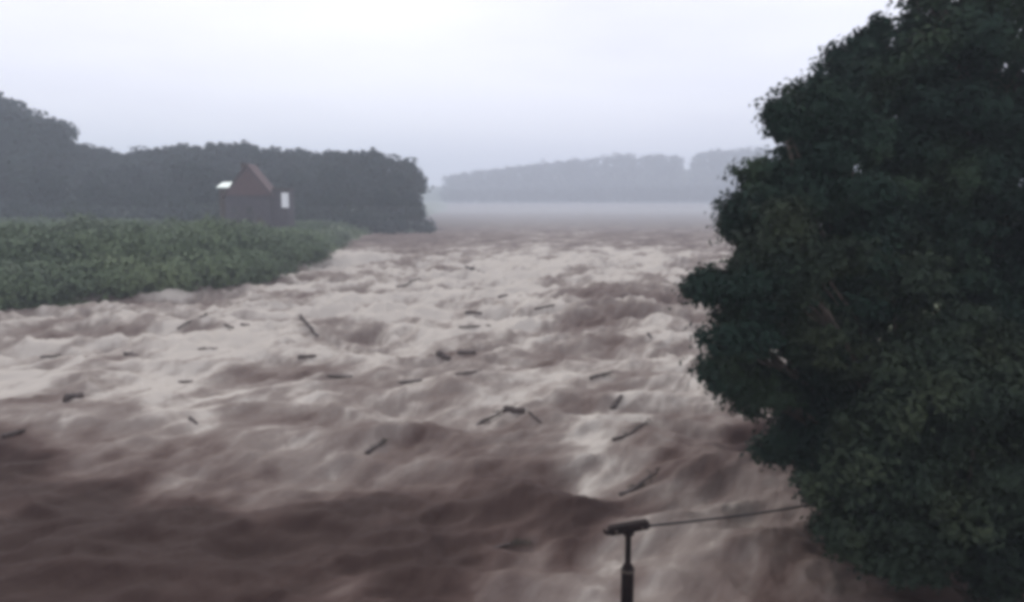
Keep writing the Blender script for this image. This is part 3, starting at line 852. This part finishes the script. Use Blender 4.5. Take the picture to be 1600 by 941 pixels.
# (kind, px, py, width in px, tilt of the long axis as seen (deg, + = right end up), thickness m, label)
DEB = [
 ('log', 482, 510, 30, -38, .16, 'short log tilted steeply down to the right in the pale froth, left of centre'),
 ('log', 205, 554, 24, -12, .14, 'small dark log end on the smooth froth near the left side'),
 ('stump', 115, 621, 34, 14, .20, 'dark chunk of wood on the crest behind the smooth brown swell at left'),
 ('branch', 22, 679, 46, 10, .13, 'dark leafy branch cut by the left edge of the picture'),
 ('log', 745, 423, 42, -14, .22, 'long log farthest upstream, tilting down to the right in the white rapids'),
 ('log', 786, 463, 18, 4, .15, 'tiny log floating below the farthest long log'),
 ('log', 740, 489, 30, 0, .17, 'short level log just above the thin level plank near the centre'),
 ('plank', 742, 510, 58, 3, .10, 'thin level plank in the middle of the river'),
 ('log', 851, 480, 38, 0, .14, 'level log at the left tip of the brown patch, right of centre'),
 ('stump', 693, 557, 22, -6, .18, 'rounded chunk of wood touching the left end of the dark thick log at the centre'),
 ('log', 729, 552, 34, 2, .19, 'dark thick log at the centre, the darkest of the pieces there'),
 ('log', 732, 584, 48, 5, .12, 'level log just below the dark thick log at the centre'),
 ('plank', 636, 598, 58, 2, .09, 'thin low plank, left of and below the central pieces'),
 ('log', 480, 558, 34, -3, .16, 'short thick log below the steeply tilted one, left of centre'),
 ('plank', 520, 588, 66, -3, .08, 'faint long plank half awash, left of centre'),
 ('branch', 640, 442, 58, 16, .10, 'upstream branch rising to the right beside the white rapids'),
 ('stump', 803, 642, 36, -6, .17, 'large dark root chunk right of and below the centre'),
 ('log', 835, 652, 26, -24, .07, 'thin stick trailing from the right side of the dark root chunk'),
 ('branch', 765, 660, 74, 26, .09, 'long branch rising to the right towards the dark root chunk'),
 ('branch', 588, 700, 62, 44, .10, 'dark branch standing steeply on the brown swell below the centre'),
 ('log', 302, 658, 14, -20, .11, 'tiny stub of wood alone on the froth at lower left'),
 ('log', 358, 510, 16, -6, .12, 'left one of the two small logs side by side near the left bank'),
 ('log', 383, 508, 16, 4, .12, 'right one of the two small logs side by side near the left bank'),
 ('log', 290, 598, 28, 6, .10, 'small log low in the froth between the left swell and the centre'),
 ('branch', 938, 588, 44, 4, .08, 'flat branch on the right of the river near the overhanging boughs'),
 ('log', 1015, 525, 16, -30, .13, 'small dark log nearest the tree, on the right of the river'),
 ('stump', 964, 632, 24, 28, .11, 'small forked chunk right of centre below the flat branch'),
 ('branch', 985, 676, 66, 24, .07, 'thin branch rising to the right above the T-shaped post'),
 ('branch', 1000, 762, 84, 18, .09, 'long dark branch riding the wave just above the T-shaped post'),
 ('branch', 792, 856, 78, 12, .06, 'thin branch on the dark water left of the T-shaped post'),
 ('branch', 300, 503, 84, 14, .07, 'long thin branch near the left bank, left of the two small logs'),
 ('branch', 80, 560, 44, 6, .07, 'thin branch near the left edge below the green bank'),
 ('log', 325, 545, 36, -2, .07, 'thin pale stick in the froth between the two small logs and the left swell'),
]
for i, (kind, px, py, wpx, tilt, r, lab) in enumerate(DEB):
    # first meeting of the line of sight with the rough water, so that it lies on the near face of a wave
    d = ray(px, py)
    tt = np.linspace((2.5 - CAM_H) / d[2], (-2.0 - CAM_H) / d[2], 1500)
    hh_ = water_h(d[0] * tt, d[1] * tt)
    k_ = int(np.argmax(CAM_H + d[2] * tt < hh_))
    x, y, h = d[0] * tt[k_], d[1] * tt[k_], float(hh_[k_])
    # direction on the water surface whose image tilts as seen
    q = R(tilt * .8)
    xa, ya = on_plane(px + math.cos(q) * wpx / 2, py - math.sin(q) * wpx / 2, h)
    dx, dy = xa - x, ya - y
    if abs(dy) > 1.3 * abs(dx): dy = math.copysign(1.3 * abs(dx), dy)
    L = (1.5 if kind == 'branch' else 1.7) * math.hypot(dx, dy)
    yaw = math.atan2(dy, dx)
    ha = water_at(x + dx, y + dy); hb = water_at(x - dx, y - dy)
    pit = math.atan2(ha - hb, L)
    r *= .66
    loc = (x, y, max(h, (ha + hb) / 2) + r * .1)
    lift = R(tilt) * .25
    if kind in ('log', 'stump'):
        rr = r * (1.5 if kind == 'stump' else 1)
        me = log_mesh(L, rr, i, .10 if kind == 'stump' else .05, 4 if kind == 'stump' else 2)
        o = link('tree_stump' if kind == 'stump' else 'drift_log', me, M['drift'], None, loc)
        cat = 'stump' if kind == 'stump' else 'log'
    elif kind == 'plank':
        o = link('plank', plank_mesh(L, .24, max(r, .07), i), M['drift'], None, loc); cat = 'plank'
    else:
        a1, a2 = branch_parts(L, r, i)
        o = empty('drift_branch', loc)
        link('stem', a1, M['drift'], o); link('leaves', a2, M['drift_leaf'], o); cat = 'branch'
    o.rotation_euler = (0, -pit * .8 - abs(lift) * (1 if tilt > 0 else -1), yaw)
    tag(o, lab, cat, GD)

# ------------------------------------------------------------------ haze
def vol(name, x0, x1, y0, y1, z0, z1, dens, col, label):
    V, Fc = box([], [], x0, x1, y0, y1, z0, z1)
    o = link(name, py_mesh(name, V, Fc), None)
    m = bpy.data.materials.new(name); m.use_nodes = True
    k = m.node_tree; k.nodes.clear()
    ou = k.nodes.new('ShaderNodeOutputMaterial'); pv = k.nodes.new('ShaderNodeVolumePrincipled')
    pv.inputs['Density'].default_value = dens; pv.inputs['Color'].default_value = (*col, 1)
    pv.inputs['Anisotropy'].default_value = 0.2
    k.links.new(pv.outputs['Volume'], ou.inputs['Volume'])
    o.data.materials.append(m)
    tag(o, label, 'haze', kind='stuff')
vol('haze', -3000, 3000, -60, 3000, -9, 135, 0.00095, (0.83, 0.90, 1.0), 'blue-grey rain haze lying over the whole valley')

vol('mist', -420, 300, 168, 480, -3, 3.2, 0.0012, (0.88, 0.95, 1.0), 'thin spray mist lying on the far river and along the foot of the left hills')
vol('mist', -410, 290, 176, 470, -2.9, 6.0, 0.0016, (0.88, 0.95, 1.0), 'fainter upper layer of mist in front of the left hills')
